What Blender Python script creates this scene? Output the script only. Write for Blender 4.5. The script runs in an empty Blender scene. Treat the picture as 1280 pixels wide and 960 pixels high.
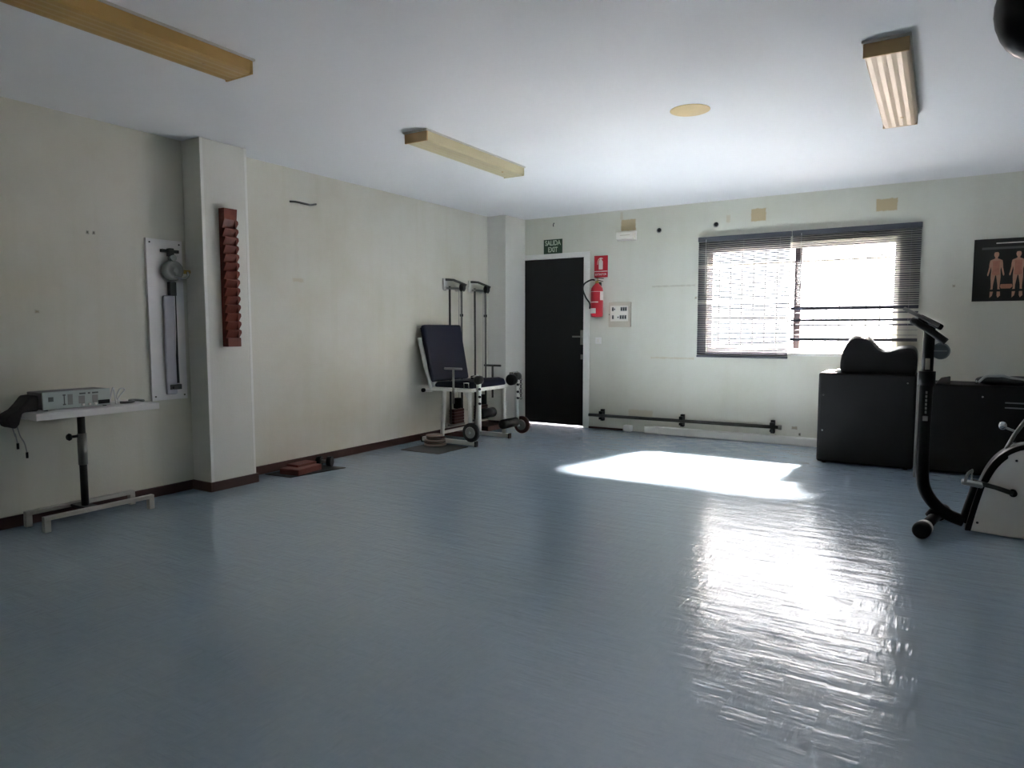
import bpy, bmesh, math, random
from mathutils import Vector, Matrix, Quaternion
random.seed(7)
PI = math.pi
sc = bpy.context.scene
COL = sc.collection

# ------------------------------------------------------------------ materials
def new_mat(name):
    m = bpy.data.materials.new(name); m.use_nodes = True
    nt = m.node_tree
    return m, nt, nt.nodes['Principled BSDF']

def N(nt, t, **kw):
    n = nt.nodes.new(t)
    for k, v in kw.items(): setattr(n, k, v)
    return n

def mathn(nt, op, a, b=None, c=None, clamp=False):
    n = nt.nodes.new('ShaderNodeMath'); n.operation = op; n.use_clamp = clamp
    for i, v in enumerate((a, b, c)):
        if v is None: continue
        if isinstance(v, (int, float)): n.inputs[i].default_value = v
        else: nt.links.new(v, n.inputs[i])
    return n.outputs[0]

def mixc(nt, fac, a, b, blend='MIX'):
    n = nt.nodes.new('ShaderNodeMix'); n.data_type = 'RGBA'; n.blend_type = blend
    for sock, v in ((n.inputs[0], fac), (n.inputs[6], a), (n.inputs[7], b)):
        if isinstance(v, (int, float)): sock.default_value = v
        elif isinstance(v, tuple): sock.default_value = v if len(v) == 4 else (*v, 1)
        else: nt.links.new(v, sock)
    return n.outputs[2]

def noise(nt, vec, scale, detail=3, rough=0.55):
    n = nt.nodes.new('ShaderNodeTexNoise')
    n.inputs['Scale'].default_value = scale; n.inputs['Detail'].default_value = detail
    n.inputs['Roughness'].default_value = rough
    if vec is not None: nt.links.new(vec, n.inputs['Vector'])
    return n.outputs['Fac']

def ramp(nt, v, lo, hi):
    n = nt.nodes.new('ShaderNodeMapRange'); n.clamp = True
    nt.links.new(v, n.inputs[0]); n.inputs[1].default_value = lo; n.inputs[2].default_value = hi
    return n.outputs[0]

def simple(name, col, rough=0.5, metal=0.0, var=0.12, scale=14, spec=0.5, bump=0.0):
    m, nt, b = new_mat(name)
    tc = N(nt, 'ShaderNodeTexCoord')
    f = noise(nt, tc.outputs['Object'], scale, 4)
    dark = tuple(c * (1 - var) for c in col); light = tuple(min(1, c * (1 + var)) for c in col)
    nt.links.new(mixc(nt, f, dark, light), b.inputs['Base Color'])
    b.inputs['Roughness'].default_value = rough; b.inputs['Metallic'].default_value = metal
    b.inputs['Specular IOR Level'].default_value = spec
    if bump:
        bp = N(nt, 'ShaderNodeBump'); bp.inputs['Strength'].default_value = bump
        bp.inputs['Distance'].default_value = 0.004
        nt.links.new(noise(nt, tc.outputs['Object'], scale * 12, 3), bp.inputs['Height'])
        nt.links.new(bp.outputs[0], b.inputs['Normal'])
    return m

def wall_mat(name, base, stain, amount, rects, ax):
    """Painted plaster with yellowed blotches; rects are old marks (u0,u1,z0,z1,colour,strength)."""
    m, nt, b = new_mat(name)
    tc = N(nt, 'ShaderNodeTexCoord'); sep = N(nt, 'ShaderNodeSeparateXYZ')
    nt.links.new(tc.outputs['Object'], sep.inputs[0])
    big = ramp(nt, noise(nt, tc.outputs['Object'], 1.1, 4), 0.42, 0.72)
    fine = noise(nt, tc.outputs['Object'], 9, 5)
    streak_map = N(nt, 'ShaderNodeMapping'); streak_map.inputs['Scale'].default_value = (5, 5, 0.35)
    nt.links.new(tc.outputs['Object'], streak_map.inputs[0])
    streak = ramp(nt, noise(nt, streak_map.outputs[0], 1.6, 4), 0.5, 0.8)
    col = mixc(nt, mathn(nt, 'MULTIPLY', big, amount), base, stain)
    col = mixc(nt, mathn(nt, 'MULTIPLY', streak, amount * 0.5), col, stain)
    col = mixc(nt, mathn(nt, 'MULTIPLY', fine, 0.07), col, (0.45, 0.44, 0.38))
    for (u0, u1, z0, z1, c, s) in rects:
        du = mathn(nt, 'SUBTRACT', mathn(nt, 'ABSOLUTE', mathn(nt, 'SUBTRACT', sep.outputs[ax], (u0 + u1) / 2)), (u1 - u0) / 2)
        dz = mathn(nt, 'SUBTRACT', mathn(nt, 'ABSOLUTE', mathn(nt, 'SUBTRACT', sep.outputs[2], (z0 + z1) / 2)), (z1 - z0) / 2)
        d = mathn(nt, 'MAXIMUM', du, dz)
        d = mathn(nt, 'ADD', d, mathn(nt, 'MULTIPLY', mathn(nt, 'SUBTRACT', noise(nt, tc.outputs['Object'], 22, 4), 0.5), 0.03))
        k = ramp(nt, d, 0.006, -0.006)
        col = mixc(nt, mathn(nt, 'MULTIPLY', k, s), col, c)
    nt.links.new(col, b.inputs['Base Color'])
    b.inputs['Roughness'].default_value = 0.7
    b.inputs['Specular IOR Level'].default_value = 0.3
    bp = N(nt, 'ShaderNodeBump'); bp.inputs['Strength'].default_value = 0.25; bp.inputs['Distance'].default_value = 0.004
    nt.links.new(noise(nt, tc.outputs['Object'], 60, 3), bp.inputs['Height'])
    nt.links.new(bp.outputs[0], b.inputs['Normal'])
    return m

TAN = (0.50, 0.36, 0.15); BROWN = (0.30, 0.24, 0.15)
M = {}
M['wall_back'] = wall_mat('back_plaster', (0.70, 0.695, 0.615), (0.55, 0.53, 0.39), 0.35, [
    (3.06, 3.21, 2.35, 2.48, TAN, 0.75), (4.24, 4.42, 2.35, 2.465, TAN, 0.75),
    (1.58, 1.76, 2.36, 2.49, TAN, 0.7), (1.57, 1.60, 2.49, 2.58, TAN, 0.25), (2.80, 2.84, 2.36, 2.44, TAN, 0.3),
    (1.97, 2.47, 1.692, 1.708, BROWN, 0.35), (1.97, 2.47, 0.872, 0.89, TAN, 0.35),
    (1.70, 2.0, 0.17, 0.26, TAN, 0.3), (3.53, 3.58, 0.16, 0.19, BROWN, 0.7), (3.60, 3.615, 0.10, 0.12, (0.1, 0.09, 0.07), 0.9),
    (2.47, 2.49, 1.55, 1.57, BROWN, 0.8), (4.90, 4.915, 1.60, 1.615, BROWN, 0.8)], 0)
M['wall_left'] = wall_mat('left_plaster', (0.665, 0.645, 0.570), (0.53, 0.49, 0.35), 0.5, [
    (-5.22, -5.21, 1.85, 1.865, (0.08, 0.08, 0.06), 0.9), (-5.18, -5.17, 1.85, 1.865, (0.08, 0.08, 0.06), 0.9),
    (-3.52, -3.40, 1.63, 1.66, TAN, 0.3), (-5.55, -5.53, 1.32, 1.335, BROWN, 0.8), (-3.45, -3.30, 2.30, 2.37, (0.6, 0.6, 0.55), 0.4)], 1)
M['wall_plain'] = wall_mat('plain_plaster', (0.62, 0.60, 0.54), (0.53, 0.49, 0.36), 0.3, [], 0)
M['pillar'] = wall_mat('pillar_plaster', (0.72, 0.71, 0.66), (0.56, 0.53, 0.43), 0.25, [], 0)
M['ceiling'] = simple('ceiling_paint', (0.78, 0.78, 0.79), 0.85, 0, 0.04, 0.8, 0.2, 0.1)

# glossy blue vinyl floor, rippled like old sheet tiles
def floor_mat():
    m, nt, b = new_mat('blue_vinyl')
    tc = N(nt, 'ShaderNodeTexCoord'); O = tc.outputs['Object']
    mott = noise(nt, O, 26, 5, 0.7); big = noise(nt, O, 0.9, 3)
    col = mixc(nt, mott, (0.232, 0.312, 0.395), (0.305, 0.385, 0.470))
    col = mixc(nt, mathn(nt, 'MULTIPLY', ramp(nt, big, 0.35, 0.75), 0.35), col, (0.295, 0.36, 0.41))
    nt.links.new(col, b.inputs['Base Color'])
    # alternating blocks of short ridges
    ck = N(nt, 'ShaderNodeTexChecker'); ck.inputs['Scale'].default_value = 7.5
    nt.links.new(O, ck.inputs['Vector'])
    def ridges(sx, sy):
        mp = N(nt, 'ShaderNodeMapping'); mp.inputs['Scale'].default_value = (sx, sy, 1)
        nt.links.new(O, mp.inputs[0])
        return noise(nt, mp.outputs[0], 1.0, 2)
    a, c = ridges(7, 42), ridges(42, 7)
    mx = N(nt, 'ShaderNodeMix'); mx.data_type = 'FLOAT'
    nt.links.new(ck.outputs['Fac'], mx.inputs[0]); nt.links.new(a, mx.inputs[2]); nt.links.new(c, mx.inputs[3])
    h = mathn(nt, 'ADD', mathn(nt, 'MULTIPLY', mx.outputs[0], 0.55), mathn(nt, 'MULTIPLY', noise(nt, O, 4.5, 2), 0.8))
    h = mathn(nt, 'ADD', h, mathn(nt, 'MULTIPLY', ridges(2.5, 14), 0.9))
    bp = N(nt, 'ShaderNodeBump'); bp.inputs['Strength'].default_value = 0.6; bp.inputs['Distance'].default_value = 0.0065
    nt.links.new(h, bp.inputs['Height']); nt.links.new(bp.outputs[0], b.inputs['Normal'])
    r = mathn(nt, 'ADD', mathn(nt, 'MULTIPLY', noise(nt, O, 3, 4), 0.12), 0.13)
    nt.links.new(r, b.inputs['Roughness'])
    b.inputs['Specular IOR Level'].default_value = 0.8
    b.inputs['IOR'].default_value = 1.55
    b.inputs['Coat Weight'].default_value = 0.25; b.inputs['Coat Roughness'].default_value = 0.2; b.inputs['Coat IOR'].default_value = 1.6
    nt.links.new(bp.outputs[0], b.inputs['Coat Normal'])
    return m
M['floor'] = floor_mat()

def glass_mat():
    m = bpy.data.materials.new('window_glass'); m.use_nodes = True
    nt = m.node_tree; nt.nodes.clear()
    out = N(nt, 'ShaderNodeOutputMaterial'); mix = N(nt, 'ShaderNodeMixShader')
    tr = N(nt, 'ShaderNodeBsdfTransparent'); gl = N(nt, 'ShaderNodeBsdfGlossy'); fr = N(nt, 'ShaderNodeFresnel')
    tr.inputs[0].default_value = (0.93, 0.95, 0.95, 1); gl.inputs['Roughness'].default_value = 0.02
    nt.links.new(fr.outputs[0], mix.inputs[0]); nt.links.new(tr.outputs[0], mix.inputs[1]); nt.links.new(gl.outputs[0], mix.inputs[2])
    nt.links.new(mix.outputs[0], out.inputs[0])
    return m
M['glass'] = glass_mat()
def diffuser_mat(name, col):
    m = simple(name, col, 0.42, 0, 0.12, 3, 0.35)
    return m
M['diffuser_amber'] = diffuser_mat('aged_amber_acrylic', (0.50, 0.31, 0.105))
M['diffuser_cream'] = diffuser_mat('aged_cream_acrylic', (0.56, 0.49, 0.30))
M['diffuser_peach'] = diffuser_mat('aged_peach_acrylic', (0.58, 0.44, 0.29))
M['endcap'] = simple('yellowed_endcap', (0.50, 0.33, 0.15), 0.5)
M['housing'] = simple('lamp_housing', (0.55, 0.53, 0.48), 0.5)
M['skirting'] = simple('dark_skirting', (0.055, 0.021, 0.017), 0.4, 0, 0.3, 9)
M['white_trim'] = simple('white_trim', (0.78, 0.77, 0.73), 0.5, 0, 0.06)
M['door'] = simple('black_door', (0.010, 0.010, 0.011), 0.45, 0, 0.2, 5, 0.3)
M['black'] = simple('black_paint', (0.006, 0.006, 0.0065), 0.5, 0, 0.25, 6, 0.2)
M['black_box'] = simple('black_felt_board', (0.007, 0.0066, 0.0066), 0.65, 0, 0.3, 5, 0.2)
M['vinyl'] = simple('black_vinyl', (0.005, 0.0045, 0.0045), 0.40, 0, 0.3, 8, 0.25)
M['cushion'] = simple('glossy_black_vinyl', (0.0045, 0.004, 0.004), 0.33, 0, 0.3, 8, 0.4)
M['rubber'] = simple('black_rubber', (0.011, 0.011, 0.011), 0.7, 0, 0.2, 20)
M['navy'] = simple('navy_vinyl', (0.006, 0.008, 0.022), 0.5, 0, 0.25, 9, 0.3)
M['chrome'] = simple('chrome', (0.62, 0.62, 0.60), 0.22, 1.0, 0.06)
M['steel'] = simple('dull_steel', (0.30, 0.30, 0.28), 0.42, 0.9, 0.2)
M['dark_steel'] = simple('dark_steel', (0.07, 0.07, 0.065), 0.45, 0.7, 0.25)
M['white_metal'] = simple('white_enamel', (0.66, 0.65, 0.60), 0.35, 0, 0.07)
M['white_board'] = simple('white_laminate', (0.78, 0.75, 0.745), 0.45, 0, 0.05)
M['lilac'] = simple('grey_rail', (0.46, 0.44, 0.50), 0.4, 0.2, 0.06)
M['wood'] = simple('red_varnished_wood', (0.150, 0.030, 0.015), 0.42, 0, 0.5, 16, 0.3)
M['table_base'] = simple('dull_white_enamel', (0.42, 0.40, 0.36), 0.4, 0, 0.1)
M['blind'] = simple('blind_slat', (0.042, 0.044, 0.064), 0.45, 0.1, 0.12)
M['mullion'] = simple('brown_mullion', (0.10, 0.075, 0.075), 0.5)
M['blind_rail'] = simple('blind_rail', (0.07, 0.075, 0.09), 0.4, 0.2, 0.1)
M['cord'] = simple('white_cord', (0.62, 0.62, 0.62), 0.6)
M['red'] = simple('signal_red', (0.52, 0.014, 0.030), 0.32, 0, 0.08)
M['red_dark'] = simple('sign_red', (0.46, 0.012, 0.028), 0.45, 0, 0.06)
M['white_ink'] = simple('white_ink', (0.74, 0.70, 0.66), 0.5, 0, 0.04)
M['green'] = simple('sign_green', (0.020, 0.050, 0.022), 0.45, 0, 0.1)
M['pale_ink'] = simple('pale_green_ink', (0.50, 0.56, 0.42), 0.5, 0, 0.05)
M['beige'] = simple('beige_plastic', (0.58, 0.53, 0.43), 0.4, 0, 0.05)
M['cream'] = simple('cream_plastic', (0.80, 0.77, 0.70), 0.4, 0, 0.05)
M['white_plastic'] = simple('white_plastic', (0.82, 0.80, 0.77), 0.4, 0, 0.05)
M['bike_cover'] = simple('grey_white_plastic', (0.88, 0.82, 0.75), 0.35, 0, 0.05)
M['pedal'] = simple('grey_pedal', (0.28, 0.28, 0.27), 0.4)
M['band'] = simple('pale_grey_band', (0.62, 0.60, 0.57), 0.4)
M['skin'] = simple('poster_skin', (0.55, 0.30, 0.21), 0.5, 0, 0.25, 18)
M['muscle'] = simple('poster_red', (0.50, 0.21, 0.14), 0.5, 0, 0.3, 30)
M['poster'] = simple('poster_black', (0.012, 0.011, 0.010), 0.35, 0, 0.3, 4)
M['poster_grey'] = simple('poster_grey', (0.10, 0.10, 0.10), 0.5)
M['device'] = simple('pale_device', (0.46, 0.52, 0.50), 0.45, 0, 0.05)
M['device_dark'] = simple('device_grey', (0.12, 0.13, 0.13), 0.4)
M['device_side'] = simple('device_side', (0.20, 0.185, 0.19), 0.5)
M['fabric'] = simple('dark_grey_cloth', (0.060, 0.052, 0.052), 0.9, 0, 0.3, 20, 0.2)
M['mat'] = simple('dark_mat', (0.022, 0.025, 0.026), 0.8, 0, 0.2, 20)
M['brick'] = simple('brick_foam', (0.125, 0.034, 0.024), 0.75, 0, 0.2, 10)
M['plate'] = simple('weight_plate', (0.34, 0.25, 0.20), 0.4, 0.5, 0.2)
M['rust'] = simple('maroon_iron', (0.075, 0.028, 0.022), 0.5, 0.3, 0.3)
M['brass'] = simple('brass', (0.50, 0.36, 0.12), 0.35, 0.9)
M['ground'] = simple('concrete', (0.055, 0.05, 0.05), 0.9, 0, 0.15, 2)
M['plate_yellow'] = simple('yellowed_plastic', (0.66, 0.50, 0.24), 0.5, 0, 0.06)

# ------------------------------------------------------------------ mesh builder
class MB:
    def __init__(self): self.bm = bmesh.new()
    def _faces(self, vs, fs, smooth=False):
        v = [self.bm.verts.new(p) for p in vs]
        for f in fs:
            try:
                q = self.bm.faces.new([v[i] for i in f]); q.smooth = smooth
            except ValueError: pass
        return v
    def box(self, x0, x1, y0, y1, z0, z1):
        vs = [(x, y, z) for x in (x0, x1) for y in (y0, y1) for z in (z0, z1)]
        self._faces(vs, [(0, 1, 3, 2), (4, 6, 7, 5), (0, 4, 5, 1), (2, 3, 7, 6), (0, 2, 6, 4), (1, 5, 7, 3)]); return self
    def obox(self, c, size, rot):
        c = Vector(c); sx, sy, sz = (s / 2 for s in size)
        vs = [c + rot @ Vector((x, y, z)) for x in (-sx, sx) for y in (-sy, sy) for z in (-sz, sz)]
        self._faces(vs, [(0, 1, 3, 2), (4, 6, 7, 5), (0, 4, 5, 1), (2, 3, 7, 6), (0, 2, 6, 4), (1, 5, 7, 3)]); return self
    def ring_solid(self, rings, smooth=True, cap=True):
        n = len(rings[0]); V = [[self.bm.verts.new(p) for p in r] for r in rings]
        for i in range(len(V) - 1):
            for j in range(n):
                f = self.bm.faces.new((V[i][j], V[i][(j + 1) % n], V[i + 1][(j + 1) % n], V[i + 1][j])); f.smooth = smooth
        if cap:
            self.bm.faces.new(V[0][::-1]); self.bm.faces.new(V[-1])
        return self
    def tube(self, pts, r, n=12, squash=1.0):
        P = [Vector(p) for p in pts]; rings = []
        R = r if isinstance(r, (list, tuple)) else [r] * len(P)
        t0 = (P[1] - P[0]).normalized()
        u = t0.orthogonal().normalized() if abs(t0.z) > 0.9 else t0.cross(Vector((0, 0, 1))).normalized()
        prev = t0
        for i, p in enumerate(P):
            t = ((P[min(i + 1, len(P) - 1)] - P[max(i - 1, 0)])).normalized()
            u = prev.rotation_difference(t) @ u; prev = t
            w = t.cross(u)
            rings.append([p + u * (R[i] * math.cos(a)) + w * (R[i] * squash * math.sin(a)) for a in (2 * PI * k / n for k in range(n))])
        return self.ring_solid(rings)
    def cyl(self, p0, p1, r, n=20, r2=None): return self.tube([p0, p1], [r, r if r2 is None else r2], n)
    def lathe(self, c, axis, prof, n=28):
        c = Vector(c); a = Vector(axis).normalized(); u = a.orthogonal().normalized(); w = a.cross(u)
        return self.ring_solid([[c + a * h + u * (r * math.cos(t)) + w * (r * math.sin(t)) for t in (2 * PI * k / n for k in range(n))] for (h, r) in prof])
    def torus(self, c, axis, R, r, n=28, m=10):
        c = Vector(c); a = Vector(axis).normalized(); u = a.orthogonal().normalized(); w = a.cross(u)
        V = []
        for i in range(n):
            t = 2 * PI * i / n; d = u * math.cos(t) + w * math.sin(t)
            V.append([self.bm.verts.new(c + d * (R + r * math.cos(s)) + a * (r * math.sin(s))) for s in (2 * PI * k / m for k in range(m))])
        for i in range(n):
            for j in range(m):
                f = self.bm.faces.new((V[i][j], V[(i + 1) % n][j], V[(i + 1) % n][(j + 1) % m], V[i][(j + 1) % m])); f.smooth = True
        return self
    def ball(self, c, rx, ry, rz, rot=None, n=20, m=12):
        c = Vector(c); q = rot or Matrix.Identity(3); rings = []
        for i in range(m + 1):
            ph = PI * (0.004 + 0.992 * i / m)
            rings.append([c + q @ Vector((rx * math.sin(ph) * math.cos(t), ry * math.sin(ph) * math.sin(t), rz * math.cos(ph))) for t in (2 * PI * k / n for k in range(n))])
        return self.ring_solid(rings)
    def prism(self, poly, axis, a, b, smooth_sides=False):
        """poly in the other two axes (in xyz order) pushed from a to b along axis."""
        def P(u, v, w): return {'x': (w, u, v), 'y': (u, w, v), 'z': (u, v, w)}[axis]
        return self.ring_solid([[P(u, v, a) for u, v in poly], [P(u, v, b) for u, v in poly]], smooth_sides)
    def build(self, name, mat, parent=None, bevel=0.0, sub=0, seg=2):
        bmesh.ops.recalc_face_normals(self.bm, faces=self.bm.faces)
        if parent is not None:
            wl = parent['_o']
            bmesh.ops.translate(self.bm, verts=self.bm.verts, vec=-Vector(wl)); base = Vector(wl)
        else: base = Vector((0, 0, 0))
        me = bpy.data.meshes.new(name); self.bm.to_mesh(me); self.bm.free()
        o = bpy.data.objects.new(name, me); COL.objects.link(o)
        me.materials.append(mat); o['_o'] = tuple(base)
        if parent is not None: o.parent = parent
        if bevel:
            d = o.modifiers.new('bevel', 'BEVEL'); d.width = bevel; d.segments = seg; d.limit_method = 'ANGLE'; d.angle_limit = 0.6
        if sub:
            d = o.modifiers.new('sub', 'SUBSURF'); d.levels = sub; d.render_levels = sub
        return o

def thing(name, label, cat, loc, group=None):
    o = bpy.data.objects.new(name, None); COL.objects.link(o); o.location = loc; o['_o'] = tuple(loc)
    o['label'] = label; o['category'] = cat
    if group: o['group'] = group
    o.empty_display_size = 0.1
    return o
def tag(o, label, cat, group=None):
    o['label'] = label; o['category'] = cat
    if group: o['group'] = group
    return o
def struct(o): o['kind'] = 'structure'; return o
def box(*a): return MB().box(*a)
def bez(pts, n=8):
    """Catmull-Rom through the points."""
    P = [Vector(p) for p in pts]; P = [2 * P[0] - P[1]] + P + [2 * P[-1] - P[-2]]; out = []
    for i in range(1, len(P) - 2):
        for k in range(n):
            t = k / n
            out.append(0.5 * ((2 * P[i]) + (P[i + 1] - P[i - 1]) * t + (2 * P[i - 1] - 5 * P[i] + 4 * P[i + 1] - P[i + 2]) * t * t + (3 * P[i] - P[i - 1] - 3 * P[i + 1] + P[i + 2]) * t ** 3))
    out.append(P[-2]); return out
def text_obj(s, size, mat, parent, centre, name='lettering', depth=0.001, sx=1.0):
    """Raised lettering facing -y."""
    cu = bpy.data.curves.new('txt', 'FONT'); cu.body = s; cu.size = size; cu.align_x = 'CENTER'; cu.align_y = 'CENTER'; cu.extrude = depth; cu.offset = size * 0.02
    tmp = bpy.data.objects.new('txt', cu); COL.objects.link(tmp)
    bpy.context.view_layer.update()
    me = bpy.data.meshes.new_from_object(tmp.evaluated_get(bpy.context.evaluated_depsgraph_get()))
    bpy.data.objects.remove(tmp); bpy.data.curves.remove(cu)
    me.transform(Matrix.Translation(Vector(centre) - Vector(parent['_o'])) @ Matrix.Rotation(PI / 2, 4, 'X') @ Matrix.Diagonal((sx, 1, 1, 1)))
    me.materials.clear(); me.materials.append(mat)
    o = bpy.data.objects.new(name, me); COL.objects.link(o); o.parent = parent; o['_o'] = parent['_o']
    return o

# ------------------------------------------------------------------ room
H = 2.6; XR = 7.4; YF = -9.6; T = 0.22
WX0, WX1, WZ0, WZ1 = 2.60, 4.46, 0.96, 2.10
DX0, DX1, DZ1 = 0.16, 1.13, 2.12
floor = struct(box(-T, XR + T, YF - T, T, -0.12, 0).build('floor', M['floor']))
ceil = struct(box(-T, XR + T, YF - T, T, H, H + 0.15).build('ceiling', M['ceiling']))
# back wall with the door and window openings
b = MB()
for (x0, x1, z0, z1) in ((-T, DX0, 0, H), (DX0, DX1, DZ1, H), (DX1, WX0, 0, H), (WX0, WX1, 0, WZ0), (WX0, WX1, WZ1, H), (WX1, XR + T, 0, H)):
    b.box(x0, x1, 0, T, z0, z1)
wall_back = struct(b.build('wall_back', M['wall_back']))
box(0, 0.267, -0.47, 0, 0, H).build('corner_pillar', M['pillar'], wall_back, 0.006)
wall_left = struct(box(-T, 0, YF - T, 0, 0, H).build('wall_left', M['wall_left']))
box(0, 0.221, -4.525, -4.13, 0, H).build('pillar', M['pillar'], wall_left, 0.008)
for (ya, yb) in ((-4.5255, -4.502), (-4.152, -4.1295)):
    box(0.219, 0.2228, ya, yb, 0.072, H).build('corner_bead', M['white_trim'], wall_left, 0.001)
struct(box(XR, XR + T, YF - T, 0, 0, H).build('wall_right', M['wall_plain']))
struct(box(0, XR, YF - T, YF, 0, H).build('wall_front', M['wall_plain']))
# skirtings
b = MB()
b.box(0, 0.016, YF, -4.541, 0, 0.072).box(0, 0.237, -4.541, -4.525, 0, 0.072).box(0.221, 0.237, -4.525, -4.114, 0, 0.072)
b.box(0, 0.221, -4.13, -4.114, 0, 0.072).box(0, 0.016, -4.114, -0.486, 0, 0.072).box(0, 0.283, -0.486, -0.47, 0, 0.072)
struct(b.build('baseboard_left', M['skirting'], None, 0.003))
struct(MB().box(1.18, 1.63, -0.012, 0, 0, 0.022).build('baseboard_door_side', M['skirting']))
b = MB().box(1.66, 1.76, -0.075, 0, 0, 0.075).box(1.92, 3.86, -0.075, 0, 0, 0.085)
struct(b.build('baseboard_back', M['white_trim'], None, 0.012))

# door
door = struct(MB().box(0.19, 1.10, 0.03, 0.075, 0.009, 2.09).build('door_1', M['door'], None, 0.004))
h = MB().box(1.045, 1.085, 0.018, 0.03, 1.02, 1.20).cyl((1.065, 0.03, 1.12), (1.065, -0.03, 1.12), 0.009).tube([(1.065, -0.028, 1.12), (0.96, -0.028, 1.12)], 0.010)
h.build('door_handle', M['steel'], door, 0.002)
MB().box(1.05, 1.08, 0.018, 0.03, 0.84, 0.90).build('lock_plate', M['steel'], door, 0.002)
for z in (0.25, 1.05, 1.85):
    MB().cyl((0.186, 0.024, z - 0.05), (0.186, 0.024, z + 0.05), 0.009).build('hinge', M['steel'], door)
b = MB().box(DX0 - 0.02, 0.19, -0.012, 0.10, 0, DZ1 + 0.03).box(1.10, DX1 + 0.05, -0.012, 0.10, 0, DZ1 + 0.03).box(0.19, 1.10, -0.012, 0.10, 2.092, DZ1 + 0.03)
b.build('door_frame', M['white_trim'], door, 0.004)
MB().box(0.19, 1.10, 0.076, 0.215, 0.0, 0.005).build('added_dark_strip', M['dark_steel'], door, 0.001)  # added dark strip behind the leaf, dims the sunlit glow under the door

# window: frame, sashes, panes and the security grille outside
win = struct(MB().box(WX0, WX1, 0.07, 0.13, WZ0, WZ0 + 0.05).box(WX0, WX1, 0.07, 0.13, WZ1 - 0.05, WZ1).box(WX0, WX0 + 0.045, 0.07, 0.13, WZ0, WZ1).box(WX1 - 0.045, WX1, 0.07, 0.13, WZ0, WZ1).build('window_1', M['white_trim'], None, 0.003))
b = MB().box(3.50, 3.565, 0.075, 0.125, WZ0 + 0.05, WZ1 - 0.05)
b.build('mullion', M['mullion'], win, 0.003)
MB().box(WX0 + 0.045, 3.50, 0.098, 0.103, WZ0 + 0.05, WZ1 - 0.05).build('pane', M['glass'], win)
MB().box(3.565, WX1 - 0.045, 0.098, 0.103, WZ0 + 0.05, WZ1 - 0.05).build('pane', M['glass'], win)
MB().box(WX0 - 0.0, WX1, -0.018, 0.07, WZ0 - 0.03, WZ0 + 0.004).build('window_sill', M['white_trim'], win, 0.004)
b = MB()
for k in range(15): b.cyl((WX0 + 0.06 + k * 0.125, 0.30, WZ0 - 0.08), (WX0 + 0.06 + k * 0.125, 0.30, WZ1 + 0.08), 0.006, 8)
for z in (1.05, 1.32, 1.72, 1.92): b.box(WX0 - 0.08, WX1 + 0.08, 0.293, 0.307, z, z + 0.014)
for x in (WX0 - 0.06, WX1 + 0.06):
    for z in (1.055, 1.925): b.box(x - 0.01, x + 0.01, T, 0.307, z - 0.006, z + 0.008)
b.build('security_grille', M['dark_steel'], win)

# outside
struct(MB().box(-30, 40, T, 45, -0.10, -0.015).build('ground_outside', M['ground']))

# ------------------------------------------------------------------ venetian blinds
def slat(b, x0, x1, y, z, tilt, w=0.025):
    """One slightly crowned slat; tilt > 0 raises its outer edge."""
    ring = []
    prof = [(-0.5, 0), (-0.2, 0.0022), (0.2, 0.0022), (0.5, 0), (0.5, -0.0006), (0.2, 0.0016), (-0.2, 0.0016), (-0.5, -0.0006)]
    ct, st = math.cos(tilt), math.sin(tilt)
    def P(x): return [(x, y + u * w * ct - v * st, z + u * w * st + v * ct) for u, v in prof]
    b.ring_solid([P(x0), P(x1)], False)
def blind(label, x0, x1, ztop, zs, tilts, zbot, cords, rail=0.024):
    y = -0.034
    t = thing('venetian_blind', label, 'blind', ((x0 + x1) / 2, 0, zbot), 'dark venetian blinds')
    MB().box(x0, x1, y - 0.018, y + 0.033, ztop - 0.050, ztop).build('head_rail', M['blind_rail'], t, 0.002)
    b = MB()
    for z, a in zip(zs, tilts): slat(b, x0 + 0.004, x1 - 0.004, y, z, a)
    b.build('slats', M['blind'], t)
    MB().box(x0 + 0.003, x1 - 0.003, y - 0.013, y + 0.013, zbot, zbot + rail).build('bottom_rail', M['blind_rail'], t, 0.002)
    for x in cords:
        b = MB()
        for dy in (-0.0135, 0.0135): b.cyl((x, y + dy, zbot + rail), (x, y + dy, ztop - 0.028), 0.0009, 6)
        b.build('ladder_cord', M['cord'], t)
    MB().cyl((x0 + 0.09, y - 0.024, ztop - 0.03), (x0 + 0.09, y - 0.026, ztop - 0.62), 0.0035, 8).build('tilt_wand', M['cord'], t)
    return t
rr = random.Random(3)
P_ = 0.0205
n = int((2.165 - 0.93) / P_)
zsL = [2.152 - k * P_ for k in range(n)]
tl = [0.70 + rr.uniform(-0.04, 0.04) for _ in zsL]
for k in (12, 13, 31, 32): tl[k] -= 0.35
blind('dark venetian blind fully lowered over the pane nearer the door', 2.512, 3.474, 2.215, zsL, tl, 0.900, (2.62, 3.0, 3.37))
zsR = []; z = 2.152
while z > 1.44: zsR.append(z); z -= P_
tr_ = [0.40 + rr.uniform(-0.05, 0.05) for _ in zsR]
for k in (3, 19, 28): tr_[k] -= 0.15
extra, et = [], []
for (za, zb_, a) in ((1.405, 1.421, 1.35), (1.300, 1.309, 1.3), (1.252, 1.261, 0.8), (1.372, 1.372, 0.6), (1.20, 1.20, 0.05), (1.150, 1.150, 0.1)):
    m_ = max(1, int(round((zb_ - za) / 0.008)))
    for k in range(m_): extra.append(za + 0.012 + k * 0.008 if m_ > 1 else za); et.append(a)
blind('dark venetian blind with a gapped lower part over the pane behind the curved cushion', 3.486, 4.636, 2.215,
      zsR + extra, tr_ + et, 1.090, (3.60, 4.05, 4.55), 0.030)

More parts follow.
